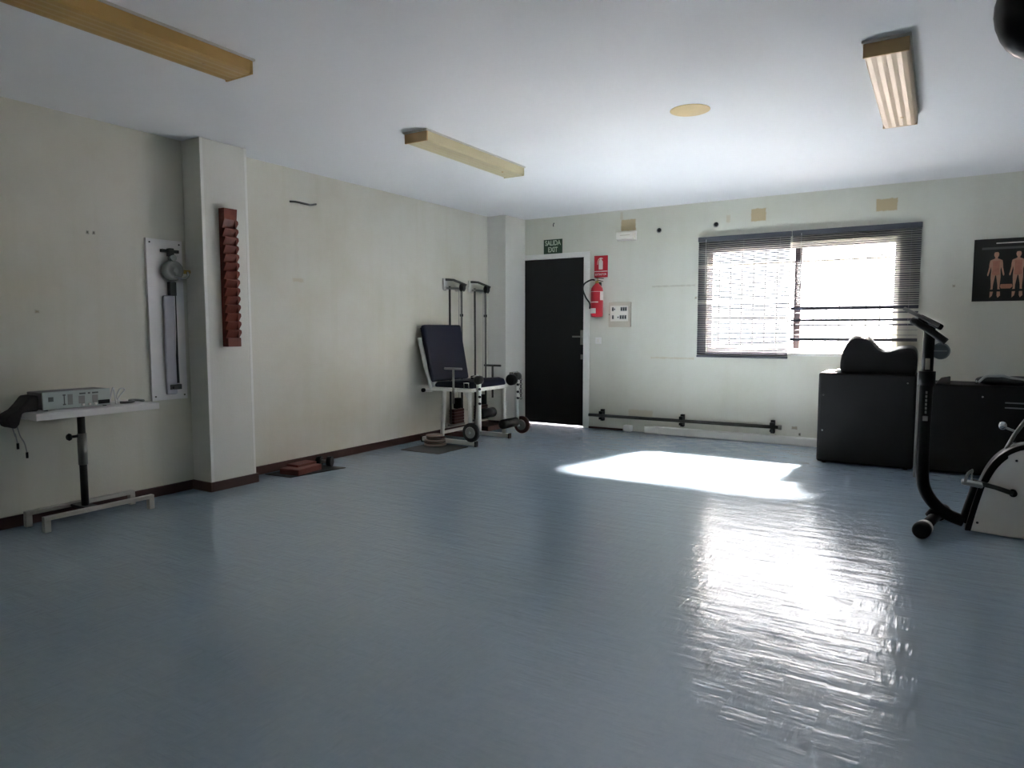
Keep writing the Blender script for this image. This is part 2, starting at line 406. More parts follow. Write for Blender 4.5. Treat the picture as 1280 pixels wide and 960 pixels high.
# ------------------------------------------------------------------ ceiling lights
def fixture(x0, x1, y0, y1, mat, label):
    t = thing('ceiling_light', label, 'ceiling light', ((x0 + x1) / 2, (y0 + y1) / 2, H), 'fluorescent ceiling lights')
    MB().box(x0 - 0.008, x1 + 0.008, y0 - 0.01, y1 + 0.01, H - 0.012, H).build('housing', M['housing'], t, 0.002)
    # prismatic diffuser: shallow ridges running along its length
    zb = H - 0.078; prof = [(x0, H - 0.012), (x0 + 0.004, zb + 0.012)]
    m = 8
    for k in range(m + 1):
        prof.append((x0 + 0.012 + (x1 - x0 - 0.024) * k / m, zb + (0.0 if k % 2 else 0.0028)))
    prof += [(x1 - 0.004, zb + 0.012), (x1, H - 0.012)]
    MB().prism(prof, 'y', y0 + 0.012, y1 - 0.012).build('diffuser', mat, t)
    for (a, c) in ((y0, y0 + 0.0125), (y1 - 0.0125, y1)):
        MB().box(x0 - 0.001, x1 + 0.001, a, c, zb - 0.001, H - 0.012).build('end_cap', M['endcap'] if a == y0 else mat, t, 0.003)
    MB().cyl(((x0 + x1) / 2 + 0.02, y1 - 0.22, zb + 0.004), ((x0 + x1) / 2 + 0.02, y1 - 0.22, zb - 0.003), 0.009, 12).build('clip', M['endcap'], t)
fixture(1.545, 1.755, -6.60, -5.25, M['diffuser_amber'], 'amber-yellowed long ceiling light above the small white table, cut by the top edge')
fixture(1.535, 1.735, -3.81, -2.49, M['diffuser_cream'], 'cream-yellowed ceiling light in the middle, above the exercise chair side')
fixture(4.44, 4.635, -3.82, -2.42, M['diffuser_peach'], 'peach-coloured ceiling light above the exercise bike')
o = MB().lathe((3.405, -3.235, H), (0, 0, -1), [(0, 0.125), (0.002, 0.125), (0.004, 0.121), (0.0045, 0.02)], 32).build('ceiling_plate', M['plate_yellow'])
tag(o, 'yellowed round flat plate on the ceiling between two ceiling lights', 'ceiling plate')

# dark rounded thing hanging at the upper corner of the photograph
t = thing('hanging_ball', 'black rounded punching ball hanging from the ceiling, mostly cut off by the picture edge', 'punching ball', (5.027, -4.8, H))
MB().ball((5.027, -4.8, 2.226), 0.105, 0.105, 0.145, Matrix.Rotation(-0.25, 3, 'Y')).build('ball', M['vinyl'], t)
MB().cyl((5.00, -4.8, 2.35), (5.00, -4.8, H), 0.02).build('strap', M['rubber'], t)

# ------------------------------------------------------------------ things on the back wall
t = thing('exit_sign', 'small dark green sign reading SALIDA EXIT above the black door', 'sign', (0.672, 0, 2.15))
MB().box(0.542, 0.803, -0.008, 0.0005, 2.15, 2.327).build('sign_plate', M['green'], t, 0.001)
text_obj('SALIDA', 0.086, M['pale_ink'], t, (0.672, -0.0085, 2.280), sx=0.78)
text_obj('EXIT', 0.086, M['pale_ink'], t, (0.672, -0.0085, 2.198), sx=0.78)

t = thing('extinguisher_sign', 'red sign with a white extinguisher symbol above the fire extinguisher', 'sign', (1.327, 0, 1.83))
MB().box(1.24, 1.415, -0.006, 0.0005, 1.832, 2.090).build('sign_plate', M['red_dark'], t, 0.001)
MB().box(1.243, 1.412, -0.0075, -0.006, 1.899, 1.908).build('divider_line', M['white_ink'], t)
cx = 1.325
pic = [(-.024, 1.926), (.024, 1.926), (.026, 1.932), (.026, 2.018), (.018, 2.035), (.010, 2.042), (.010, 2.052), (.026, 2.050), (.026, 2.058), (.010, 2.066), (-.010, 2.066), (-.034, 2.046), (-.044, 2.018), (-.046, 1.985), (-.039, 1.985), (-.037, 2.016), (-.028, 2.038), (-.010, 2.052), (-.010, 2.042), (-.018, 2.035), (-.026, 2.018), (-.026, 1.932)]
MB().prism([(cx + u, v) for u, v in pic], 'y', -0.0078, -0.006).build('pictogram', M['white_ink'], t)
text_obj('EXTINTOR', 0.034, M['white_ink'], t, (cx, -0.0065, 1.866), sx=0.9)

t = thing('fire_extinguisher', 'red fire extinguisher with a black hose hanging beside the black door', 'fire extinguisher', (1.31, -0.085, 1.36))
ex, ey, ez = 1.315, -0.087, 1.355
MB().lathe((ex, ey, ez), (0, 0, 1), [(0, 0.060), (0.006, 0.070), (0.03, 0.074), (0.315, 0.074), (0.345, 0.068), (0.375, 0.045), (0.392, 0.026), (0.402, 0.022)], 36).build('cylinder', M['red'], t)
MB().lathe((ex, ey, ez + 0.400), (0, 0, 1), [(0, 0.021), (0.03, 0.021), (0.034, 0.016), (0.06, 0.016)], 20).build('valve', M['brass'], t)
MB().obox((ex + 0.03, ey, ez + 0.462), (0.11, 0.018, 0.010), Matrix.Rotation(0.12, 3, 'Y')).obox((ex + 0.03, ey, ez + 0.435), (0.10, 0.018, 0.008), Matrix.Rotation(0.30, 3, 'Y')).build('lever', M['dark_steel'], t, 0.002)
MB().cyl((ex, ey - 0.016, ez + 0.44), (ex, ey - 0.032, ez + 0.44), 0.016).build('gauge', M['chrome'], t)
MB().tube(bez([(ex - 0.014, ey, ez + 0.440), (ex - 0.08, ey, ez + 0.445), (ex - 0.165, ey - 0.005, ez + 0.40), (ex - 0.18, ey - 0.01, ez + 0.33), (ex - 0.135, ey - 0.02, ez + 0.235), (ex - 0.085, ey - 0.02, ez + 0.165), (ex - 0.084, ey - 0.02, ez + 0.10)]), 0.0095).build('hose', M['rubber'], t)
def lab(z0, z1, a0, a1, mat, nm):
    b = MB(); r = 0.0752; k = 10
    A = [a0 + (a1 - a0) * i / k for i in range(k + 1)]
    b.ring_solid([[(ex + r * math.cos(a), ey + r * math.sin(a), z) for a in A] + [(ex + (r - .002) * math.cos(a), ey + (r - .002) * math.sin(a), z) for a in A[::-1]] for z in (z0, z1)], False)
    return b.build(nm, mat, t)
lab(ez + 0.045, ez + 0.105, -PI * 0.98, -PI * 0.42, M['white_ink'], 'inspection_label')
lab(ez + 0.20, ez + 0.305, -PI * 0.20, PI * 0.12, M['white_ink'], 'instruction_label')
lab(ez + 0.172, ez + 0.184, -PI * 0.85, -PI * 0.30, M['white_ink'], 'text_band')
lab(ez + 0.300, ez + 0.304, -PI * 0.95, -PI * 0.2, M['white_ink'], 'text_band')
MB().box(ex - 0.02, ex + 0.02, -0.014, -0.0002, ez + 0.18, ez + 0.42).build('wall_bracket', M['dark_steel'], t)

t = thing('breaker_panel', 'beige electrical breaker panel on the wall beside the fire extinguisher', 'electrical panel', (1.58, 0, 1.235))
MB().box(1.44, 1.722, -0.03, 0.0005, 1.236, 1.532).build('frame', M['beige'], t, 0.006)
MB().box(1.468, 1.694, -0.036, -0.03, 1.305, 1.488).build('cover', M['cream'], t, 0.003)
for (x, z) in ((1.490, 1.425), (1.515, 1.425), (1.600, 1.425), (1.628, 1.425), (1.655, 1.425), (1.492, 1.330), (1.560, 1.330), (1.590, 1.330), (1.620, 1.330), (1.650, 1.330)):
    p = MB().box(x, x + 0.021, -0.042, -0.036, z, z + 0.046).build('breaker', M['white_plastic'] if x in (1.515, 1.560) else M['device_dark'], t, 0.001)
    MB().box(x + 0.006, x + 0.015, -0.050, -0.042, z + 0.012, z + 0.030).build('toggle', M['black'], p)
MB().cyl((1.452, -0.030, 1.385), (1.452, -0.034, 1.385), 0.006, 10).build('screw', M['dark_steel'], t)

t = thing('emergency_light', 'white emergency light box high on the wall above the breaker panel', 'emergency light', (1.66, 0, 2.245))
MB().box(1.545, 1.775, -0.012, 0.0005, 2.245, 2.350).build('back_plate', M['white_plastic'], t, 0.003)
MB().prism([(-0.080, 2.262), (-0.070, 2.252), (-0.012, 2.250), (-0.012, 2.345), (-0.070, 2.343), (-0.080, 2.333)], 'x', 1.55, 1.77).build('lens', M['cream'], t)
MB().box(1.60, 1.72, -0.082, -0.080, 2.296, 2.304).build('seam', M['beige'], t)

t = thing('light_switch', 'small white switch on the wall beside the door handle', 'switch', (1.30, 0, 1.04))
MB().box(1.262, 1.338, -0.009, 0.0005, 1.035, 1.112).build('plate', M['white_plastic'], t, 0.003)
MB().box(1.282, 1.318, -0.014, -0.009, 1.052, 1.095).build('rocker', M['cream'], t, 0.002)

for (x, z, lbl) in ((2.045, 2.334, 'round black hole cover on the wall between the emergency light and the blinds'), (2.690, 2.346, 'round black hole cover on the wall just above the blind nearer the door')):
    t = thing('hole_cover', lbl, 'hole cover', (x, 0, z), 'round hole covers')
    MB().lathe((x, 0.0005, z), (0, -1, 0), [(0, 0.030), (0.006, 0.030), (0.008, 0.027), (0.0085, 0.005)], 20).build('collar', M['steel'], t)
    MB().lathe((x + 0.003, -0.008, z + 0.003), (0, -1, 0), [(0, 0.023), (0.003, 0.022), (0.0035, 0.004)], 18).build('plug', M['black'], t)

o = MB().tube([(0.689, 0.0, 2.525), (0.689, -0.02, 2.520), (0.690, -0.032, 2.495), (0.690, -0.025, 2.480)], 0.006, 8).build('wall_hook', M['dark_steel'])
tag(o, 'small dark hook high on the wall above the exit sign', 'hook')

# low rail along the wall
t = thing('wall_rail', 'long dark metal rail low on the wall under the blinds', 'rail', (2.3, 0, 0.1))
MB().cyl((1.215, -0.075, 0.172), (3.41, -0.075, 0.178), 0.019, 16).build('rail_bar', M['dark_steel'], t)
for x in (1.375, 2.365, 3.345):
    MB().box(x - 0.02, x + 0.02, -0.048, 0.0005, 0.105, 0.245).box(x - 0.02, x + 0.02, -0.098, -0.048, 0.19, 0.225).box(x - 0.02, x + 0.02, -0.098, -0.048, 0.125, 0.153).build('bracket', M['black'], t, 0.003)
MB().cyl((3.41, -0.075, 0.178), (3.44, -0.075, 0.178), 0.026, 16).build('end_cap', M['steel'], t)

# anatomy poster
t = thing('anatomy_poster', 'black poster with human figures on the wall above the black boxes', 'poster', (5.4, 0, 1.46))
MB().box(5.05, 5.78, -0.012, 0.0005, 1.46, 2.02).build('poster_sheet', M['poster'], t, 0.001)
MB().box(5.215, 5.42, -0.0135, -0.012, 1.974, 1.984).build('title_bar', M['white_ink'], t)
MB().box(5.11, 5.62, -0.0132, -0.012, 1.925, 1.945).build('subtitle_bar', M['poster_grey'], t)
half = [(0.0, 1.900), (0.014, 1.897), (0.019, 1.882), (0.017, 1.866), (0.010, 1.853), (0.010, 1.842), (0.030, 1.834), (0.045, 1.826), (0.050, 1.800), (0.052, 1.765), (0.058, 1.730), (0.064, 1.700), (0.060, 1.686), (0.054, 1.692), (0.046, 1.725), (0.038, 1.768), (0.034, 1.740), (0.036, 1.705), (0.037, 1.670), (0.034, 1.620), (0.032, 1.580), (0.036, 1.566), (0.018, 1.566), (0.017, 1.600), (0.010, 1.650), (0.003, 1.692)]
for k, fx in enumerate((5.222, 5.385, 5.548, 5.70)):
    poly = [(fx + u, v) for u, v in half] + [(fx - u, v) for u, v in half[::-1][:-1]]
    f = MB().prism(poly, 'y', -0.0145, -0.012).build('figure', M['skin'], t)
    MB().prism([(fx - .028, 1.822), (fx + .028, 1.822), (fx + .024, 1.745), (fx + .030, 1.700), (fx, 1.690), (fx - .030, 1.700), (fx - .024, 1.745)], 'y', -0.0152, -0.0145).build('muscle_area', M['muscle'], f)
    for s in (-1, 1):
        MB().prism([(fx + s * .026 - .012, 1.546), (fx + s * .026 + .012, 1.546), (fx + s * .030 + .010, 1.510), (fx + s * .030 - .008, 1.490), (fx + s * .026 - .012, 1.512)], 'y', -0.0142, -0.012).build('detail_figure', M['skin'], t)
MB().prism([(5.262, 1.612), (5.345, 1.612), (5.350, 1.590), (5.335, 1.572), (5.265, 1.572), (5.258, 1.590)], 'y', -0.0142, -0.012).build('detail_figure', M['muscle'], t)

# ------------------------------------------------------------------ left wall fittings
o = MB().tube(bez([(0.0, -3.53, 2.315), (0.05, -3.50, 2.310), (0.085, -3.42, 2.300), (0.04, -3.33, 2.312), (0.0, -3.235, 2.335)]), 0.009, 8).build('wall_bracket', M['dark_steel'])
tag(o, 'bent grey metal bracket high on the bare wall beyond the pillar', 'bracket')

t = thing('pulley_board', 'white wall board with a metal reel, rail and cord beside the pillar', 'exercise board', (0, -4.69, 0.70))
MB().box(-0.0005, 0.022, -4.835, -4.562, 0.700, 1.862).build('backboard', M['white_board'], t, 0.002)
for y in (-4.81, -4.587):
    for z in (0.73, 1.835): MB().cyl((0.022, y, z), (0.026, y, z), 0.006, 10).build('screw', M['dark_steel'], t)
MB().box(0.022, 0.045, -4.735, -4.60, 1.770, 1.792).box(0.022, 0.07, -4.685, -4.655, 1.745, 1.80).build('bracket', M['dark_steel'], t, 0.002)
MB().cyl((0.04, -4.668, 1.73), (0.085, -4.668, 1.73), 0.022).build('clamp', M['chrome'], t)
MB().lathe((0.024, -4.665, 1.64), (1, 0, 0), [(0, 0.070), (0.03, 0.075), (0.06, 0.070), (0.062, 0.05), (0.045, 0.045), (0.045, 0.02), (0.075, 0.018)], 28).build('reel', M['steel'], t)
MB().tube(bez([(0.08, -4.665, 1.60), (0.10, -4.62, 1.585), (0.10, -4.575, 1.60), (0.085, -4.565, 1.635)]), 0.010, 10).build('crank_handle', M['chrome'], t)
MB().cyl((0.06, -4.60, 1.635), (0.065, -4.535, 1.640), 0.014, 12).build('grip', M['brass'], t)
MB().box(0.022, 0.06, -4.690, -4.640, 1.46, 1.56).build('cord_guide', M['dark_steel'], t, 0.004)
MB().box(0.022, 0.050, -4.735, -4.655, 0.74, 1.46).build('rail', M['lilac'], t, 0.010)
MB().tube([(0.054, -4.648, 1.50), (0.048, -4.645, 1.2), (0.034, -4.642, 0.97), (0.034, -4.64, 0.82)], [0.004, 0.004, 0.009, 0.010], 8).build('cord', M['dark_steel'], t)
MB().box(0.022, 0.055, -4.715, -4.625, 0.775, 0.812).cyl((0.03, -4.69, 0.79), (0.075, -4.69, 0.79), 0.012).build('cleat', M['dark_steel'], t, 0.003)

# notched wooden finger ladder
t = thing('finger_ladder', 'notched red-brown wooden finger ladder mounted on the pillar', 'exercise ladder', (0.221, -4.33, 1.085))
MB().box(0.2205, 0.240, -4.388, -4.270, 1.085, 2.112).build('back_strip', M['wood'], t, 0.002)
z0, z1, n = 1.15, 2.03, 14
prof = [(0.240, 1.085), (0.283, 1.085), (0.283, z0)]
st = (z1 - z0) / n
for k in range(n):
    za = z0 + k * st
    prof += [(0.255, za), (0.287, za + st * 0.85), (0.283, za + st)] if k < n - 1 else [(0.255, za), (0.283, za + st)]
prof += [(0.283, 2.112), (0.240, 2.112)]
# profile lies in x-z: pushed across the width of the strip
MB().prism(prof, 'y', -4.386, -4.290).build('notched_strip', M['wood'], t, 0.002)
prof = [(-4.292, 1.085), (-4.272, 1.085), (-4.272, z0)]
for k in range(n):
    za = z0 + k * st
    prof += [(-4.284, za + 0.004), (-4.264, za + st * 0.6), (-4.266, za + st * 0.9), (-4.278, za + st)]
prof += [(-4.272, 2.112), (-4.292, 2.112)]
MB().prism(prof, 'x', 0.240, 0.282).build('scalloped_edge', M['wood'], t, 0.001)

# wall pulleys behind the exercise chair
def wall_pulley(y, label):
    t = thing('wall_pulley', label, 'pulley', (0.0, y, 0.07), 'wall pulley weight machines')
    for dy in (-0.112, 0.112):
        MB().cyl((0.075, y + dy, 0.10), (0.075, y + dy, 1.70), 0.012, 12).build('guide_rod', M['dark_steel'], t)
    for z in (1.665, 0.10):
        MB().box(0.045, 0.10, y - 0.135, y + 0.135, z, z + 0.022).build('cross_plate', M['steel'], t, 0.003)
        for dy in (-0.112, 0.112): MB().box(-0.0005, 0.046, y + dy - 0.02, y + dy + 0.02, z - 0.015, z + 0.035).build('standoff', M['white_metal'], t, 0.003)
    MB().box(-0.0005, 0.025, y - 0.15, y - 0.085, 1.66, 1.79).build('wall_plate', M['white_metal'], t, 0.004)
    MB().tube([(0.02, y - 0.125, 1.775), (0.06, y - 0.02, 1.775), (0.18, y + 0.07, 1.715)], 0.014, 10).build('arm', M['dark_steel'], t)
    MB().lathe((0.15, y + 0.03, 1.690), (0.5, 1, 0), [(-0.022, 0.030), (-0.018, 0.048), (-0.006, 0.040), (0.006, 0.040), (0.018, 0.048), (0.022, 0.030)], 22).build('pulley_wheel', M['black'], t)
    for dy in (0.01, 0.05):
        MB().cyl((0.115, y + dy, 1.69), (0.105, y + dy, 0.42), 0.0035, 8).build('cable', M['steel'], t)
    for k in range(5):
        MB().box(0.04, 0.115, y - 0.098, y + 0.098, 0.124 + k * 0.034, 0.155 + k * 0.034).build('weight_plate', M['rust'], t, 0.004)
    MB().box(0.03, 0.30, y - 0.175, y + 0.175, 0.0, 0.060).build('base_plate', M['rust'], t, 0.006)
    MB().box(0.05, 0.11, y - 0.03, y + 0.05, 0.296, 0.42).build('weight_carrier', M['black'], t, 0.008)
    MB().cyl((0.075, y + 0.112, 1.36), (0.075, y + 0.112, 1.39), 0.02, 12).build('stop_collar', M['black'], t)
wall_pulley(-1.24, 'wall pulley with twin rods rising behind the chair backrest')
wall_pulley(-0.745, 'wall pulley with twin rods between the exercise chair and the corner pillar')

# ------------------------------------------------------------------ exercise chair
t = thing('exercise_chair', 'white framed leg exercise chair with a navy padded backrest beside the wall', 'exercise chair', (0.45, -1.54, 0))
YN, YD = -1.87, -1.22
for y in (YN, YD):
    p = MB().box(0.09, 0.78, y - 0.024, y + 0.024, 0.012, 0.055).build('base_rail', M['white_metal'], t, 0.004)
    for x in (0.076, 0.78): MB().box(x, x + 0.016, y - 0.027, y + 0.027, 0.0, 0.058).build('rubber_cap', M['rubber'], p, 0.004)
    for (xa, xb) in ((0.385, 0.345), (0.715, 0.715)):
        MB().cyl((xb, y, 0.055), (xa, y, 0.565), 0.022, 14).build('leg', M['white_metal'], t)
    MB().box(0.23, 0.745, y - 0.022, y + 0.022, 0.562, 0.600).build('seat_rail', M['white_metal'], t, 0.004)
    s = -1 if y == YN else 1
    # T shaped hand grips standing outside the seat
    g = MB().cyl((0.535, y + s * 0.045, 0.44), (0.535, y + s * 0.045, 0.80), 0.012, 12).build('hand_grip', M['steel'] if s < 0 else M['dark_steel'], t)
    MB().cyl((0.425, y + s * 0.045, 0.805), (0.645, y + s * 0.045, 0.805), 0.012, 12).build('grip_bar', M['steel'] if s < 0 else M['dark_steel'], g)
    MB().box(0.515, 0.555, y + s * 0.022 - 0.012, y + s * 0.022 + 0.012, 0.56, 0.60).build('grip_socket', M['white_metal'], g)
for x in (0.25, 0.725): MB().box(x - 0.02, x + 0.02, YN + 0.022, YD - 0.022, 0.564, 0.598).build('cross_rail', M['white_metal'], t, 0.003)
MB().box(0.33, 0.36, YN + 0.02, YD - 0.02, 0.10, 0.13).build('cross_rail', M['white_metal'], t, 0.003)
for y in (YN, YD): MB().prism([(0.715, 0.565), (0.63, 0.565), (0.715, 0.45)], 'y', y - 0.008, y + 0.008).build('gusset', M['white_metal'], t)
# seat pad, crowned towards the front edge
seat = [(0.25, 0.600), (0.74, 0.600), (0.745, 0.625), (0.725, 0.668), (0.66, 0.682), (0.45, 0.668), (0.28, 0.655), (0.245, 0.63)]
MB().prism(seat, 'y', YN + 0.005, YD - 0.005).build('seat', M['navy'], t, 0.022, 0, 3)
# reclined backrest: pad, board and steel struts
rot = Matrix.Rotation(-0.19, 3, 'Y')
c = Vector((0.155, -1.545, 0.955))
MB().obox(c, (0.065, 0.655, 0.62), rot).build('backrest', M['navy'], t, 0.020, 0, 3)
MB().obox(c + rot @ Vector((-0.042, 0, 0)), (0.016, 0.62, 0.58), rot).build('back_board', M['black'], t, 0.003)
for y in (YN + 0.0, YD + 0.0):
    MB().tube([(0.05, y, 1.12), (0.145, y, 0.78), (0.215, y, 0.575)], 0.024, 12).build('back_strut', M['white_metal'], t)
MB().cyl((0.085, YN + 0.01, 1.02), (0.12, -1.70, 1.02), 0.010, 10).build('strut_bolt', M['steel'], t)
MB().box(0.09, 0.24, YN - 0.02, YN + 0.02, 0.545, 0.572).build('rear_bracket', M['white_metal'], t, 0.003)
MB().cyl((0.125, YN - 0.045, 0.562), (0.125, YN - 0.02, 0.562), 0.022, 14).build('adjust_knob', M['black'], t)
MB().tube([(0.66, YN - 0.03, 0.605), (0.66, YN - 0.03, 0.66), (0.72, YN - 0.03, 0.66), (0.72, YN - 0.03, 0.605)], 0.007, 8).build('latch_loop', M['chrome'], t)
# near leg lever with index plate, roller and weight disc
def lever(y, x, s, zdisc, roll_mat, ydisc, rollz):
    L = MB().cyl((x, y, 0.72), (x, y, 0.16), 0.025, 14).build('lever_arm', M['white_metal'], t)
    MB().lathe((x, y - 0.04, 0.69), (0, 1, 0), [(0, 0.03), (0.012, 0.045), (0.07, 0.045), (0.08, 0.03)], 20).build('pivot', M['dark_steel'], L)
    MB().cyl((x - 0.09, y, 0.715), (x + 0.01, y, 0.730), 0.018, 12).build('pivot_link', M['chrome'], L)
    for z in (0.60, 0.52, 0.45):
        MB().cyl((x + 0.020, y - 0.02, z), (x + 0.034, y - 0.03, z), 0.014, 10).build('index_hole', M['black'], L)
    MB().cyl((x, ydisc - 0.03, zdisc), (x, y + 0.03, zdisc), 0.013, 10).build('disc_axle', M['chrome'], L)
    MB().lathe((x, ydisc - 0.02, zdisc), (0, 1, 0), [(0, 0.085), (0.006, 0.098), (0.034, 0.098), (0.04, 0.085)], 32).build('weight_disc', M['rubber'] if s < 0 else M['rust'], L)
    MB().lathe((x, ydisc - 0.027, zdisc), (0, 1, 0), [(0, 0.05), (0.004, 0.060), (0.010, 0.060)], 28).build('disc_face', M['steel'], L)
    ra, rb = (y + 0.03, y + 0.27) if s < 0 else (y - 0.31, y - 0.02)
    MB().cyl((x, y, rollz), (x, rb if s < 0 else ra, rollz), 0.010, 10).build('roller_rod', M['chrome'], L)
    MB().lathe((x, ra, rollz), (0, 1, 0), [(0, 0.03), (0.008, 0.052), (rb - ra - 0.008, 0.052), (rb - ra, 0.03)], 22).build('ankle_roller', roll_mat, L)
lever(-1.835, 0.80, -1, 0.165, M['vinyl'], -1.975, 0.335)
lever(-1.13, 0.83, 1, 0.135, M['vinyl'], -1.02, 0.185)
MB().lathe((0.80, -1.23, 0.655), (0, 1, 0), [(0, 0.05), (0.01, 0.062), (0.07, 0.062), (0.08, 0.05)], 22).build('thigh_roller', M['vinyl'], t)
b = MB()
for k in range(9): b.torus((0.86, -1.095, 0.655 - k * 0.026), (1 if k % 2 else 0.2, 0.3 if k % 2 else 1, 0), 0.014, 0.0045, 12, 6)
b.build('chain', M['dark_steel'], t)
# ------------------------------------------------------------------ floor clutter by the wall
o = MB().box(0.245, 0.725, -2.42, -1.925, 0, 0.008).build('floor_mat', M['mat'], None, 0.002)
tag(o, 'thin dark mat beside the exercise chair under the stacked weight discs', 'mat', 'dark floor mats')
o = MB().prism([(0.05, -3.91), (0.335, -3.885), (0.43, -3.36), (0.12, -3.40)], 'z', 0, 0.008).build('floor_mat', M['mat'], None, 0.002)
tag(o, 'thin dark mat by the skirting beyond the pillar under the brick red pad', 'mat', 'dark floor mats')
names = ['lowest weight disc of the stack lying on the mat beside the exercise chair', 'weight disc directly above the lowest one in the stack beside the exercise chair', 'middle weight disc of the stack of five beside the exercise chair', 'weight disc just under the top one in the stack beside the exercise chair', 'topmost weight disc of the stack on the mat beside the exercise chair']
for k in range(5):
    z = 0.008 + k * 0.0222; x, y, r = 0.375 + (0.006, -0.008, 0.004, 0.010, -0.004)[k], -2.03 + (0, 0.006, -0.006, 0.004, 0)[k], (0.115, 0.112, 0.108, 0.10, 0.092)[k]
    t = thing('weight_disc', names[k], 'weight disc', (x, y, z), 'stacked weight discs')
    MB().lathe((x, y, z), (0, 0, 1), [(0, r - 0.008), (0.004, r), (0.018, r), (0.022, r - 0.008), (0.022, 0.02)], 32).build('disc', M['plate'] if k % 2 == 0 else M['rust'], t)
    MB().torus((x, y, z + 0.011), (0, 0, 1), r, 0.0035, 32, 6).build('rim', M['steel'], t)
t = thing('foam_pad', 'brick red foam pad lying on the dark mat beyond the pillar', 'pad', (0.24, -3.67, 0.008))
MB().obox((0.25, -3.70, 0.034), (0.20, 0.30, 0.050), Matrix.Rotation(0.15, 3, 'Z')).build('lower_pad', M['brick'], t, 0.008)
MB().obox((0.215, -3.66, 0.069), (0.13, 0.22, 0.020), Matrix.Rotation(0.05, 3, 'Z')).build('strap', M['brick'], t, 0.006)
t = thing('ankle_weight', 'small black dumbbell shaped weight beside the brick red pad', 'weight', (0.25, -3.44, 0.008))
MB().cyl((0.21, -3.455, 0.055), (0.29, -3.415, 0.055), 0.016, 12).build('bar', M['steel'], t)
for (a, c) in (((0.19, -3.465), (0.225, -3.447)), ((0.275, -3.423), (0.31, -3.405))):
    MB().cyl((*a, 0.055), (*c, 0.055), 0.046, 18).build('head', M['black'], t)

# ------------------------------------------------------------------ small white table with the electrotherapy unit
t = thing('side_table', 'small white table on a single grey post against the wall', 'table', (0.23, -5.37, 0))
MB().box(0.05, 0.43, -5.765, -5.03, 0.690, 0.732).build('tabletop', M['white_board'], t, 0.003)
MB().cyl((0.215, -5.42, 0.095), (0.215, -5.42, 0.690), 0.022, 16).build('post', M['dark_steel'], t)
MB().cyl((0.215, -5.42, 0.36), (0.215, -5.42, 0.56), 0.027, 16).build('post_sleeve', M['steel'], t)
MB().cyl((0.215, -5.445, 0.545), (0.215, -5.49, 0.545), 0.009, 10).lathe((0.215, -5.485, 0.545), (0, -1, 0), [(0, 0.02), (0.01, 0.024), (0.022, 0.016)], 14).build('clamp_knob', M['black'], t)
MB().box(0.12, 0.31, -5.50, -5.34, 0.680, 0.690).build('mount_plate', M['dark_steel'], t)
for x in (0.095, 0.325):
    p = MB().box(x - 0.018, x + 0.018, -5.715, -5.04, 0.078, 0.104).build('base_rail', M['table_base'], t, 0.004)
    for y in (-5.697, -5.058):
        q = MB().box(x - 0.018, x + 0.018, y - 0.018, y + 0.018, 0.008, 0.079).build('foot', M['table_base'], p, 0.003)
MB().box(0.113, 0.307, -5.46, -5.38, 0.082, 0.100).build('cross_bar', M['dark_steel'], t, 0.003)
dz = 0.732
t = thing('electrotherapy_unit', 'pale grey electrotherapy unit with knobs on the small white table', 'medical device', (0.26, -5.47, dz))
MB().box(0.14, 0.325, -5.685, -5.295, dz + 0.008, dz + 0.110).build('housing', M['device_side'], t, 0.004)
MB().box(0.325, 0.335, -5.685, -5.295, dz + 0.006, dz + 0.112).build('front_panel', M['device'], t, 0.003)
for y in (-5.66, -5.32):
    for x in (0.16, 0.31): MB().cyl((x, y, dz), (x, y, dz + 0.008), 0.012, 10).build('foot', M['rubber'], t)
def fx(y0, y1, z0, z1, mat, nm, d=0.003): return MB().box(0.335, 0.335 + d, y0, y1, dz + z0, dz + z1).build(nm, M[mat], t)
fx(-5.655, -5.628, 0.055, 0.082, 'device_dark', 'display')
fx(-5.575, -5.560, 0.085, 0.093, 'device_dark', 'button'); fx(-5.575, -5.560, 0.028, 0.036, 'device_dark', 'button')
fx(-5.570, -5.565, 0.036, 0.085, 'device_dark', 'scale_line')
fx(-5.548, -5.520, 0.028, 0.092, 'pedal', 'meter', 0.002)
for y in (-5.480, -5.405): fx(y, y + 0.035, 0.086, 0.096, 'device_dark', 'button')
fx(-5.430, -5.418, 0.086, 0.096, 'device_dark', 'button')
fx(-5.485, -5.450, 0.030, 0.078, 'pedal', 'meter', 0.002); fx(-5.405, -5.372, 0.030, 0.078, 'pedal', 'meter', 0.002)
for y in (-5.463, -5.425, -5.388):
    MB().cyl((0.335, y, dz + 0.022), (0.347, y, dz + 0.022), 0.007, 10).build('knob', M['white_plastic'], t)
fx(-5.370, -5.305, 0.018, 0.042, 'black', 'socket', 0.010)
# dark cloth sleeve and electrode leads drooping off the table end
t = thing('electrode_bag', 'dark grey cloth bag with leads drooping over the end of the small white table', 'bag', (0.25, -5.76, 0.70))
prof = [(-5.69, 0.828), (-5.69, 0.734), (-5.75, 0.734), (-5.775, 0.730), (-5.785, 0.700), (-5.795, 0.665), (-5.815, 0.640), (-5.84, 0.655), (-5.86, 0.690), (-5.845, 0.725), (-5.80, 0.748), (-5.77, 0.78), (-5.735, 0.825)]
MB().prism(prof, 'x', 0.16, 0.30).build('pouch', M['fabric'], t, 0.012, 0, 3)
for (y, e, z) in ((-5.825, -5.800, 0.55), (-5.80, -5.755, 0.49)):
    p = MB().tube(bez([(0.27, y, 0.665), (0.28, y + 0.01, 0.60), (0.27, e - 0.01, z + 0.06), (0.27, e, z)]), 0.0035, 8).build('lead', M['pedal'], t)
    MB().cyl((0.27, e, z - 0.03), (0.27, e, z + 0.005), 0.007, 10).build('plug', M['black'], p)
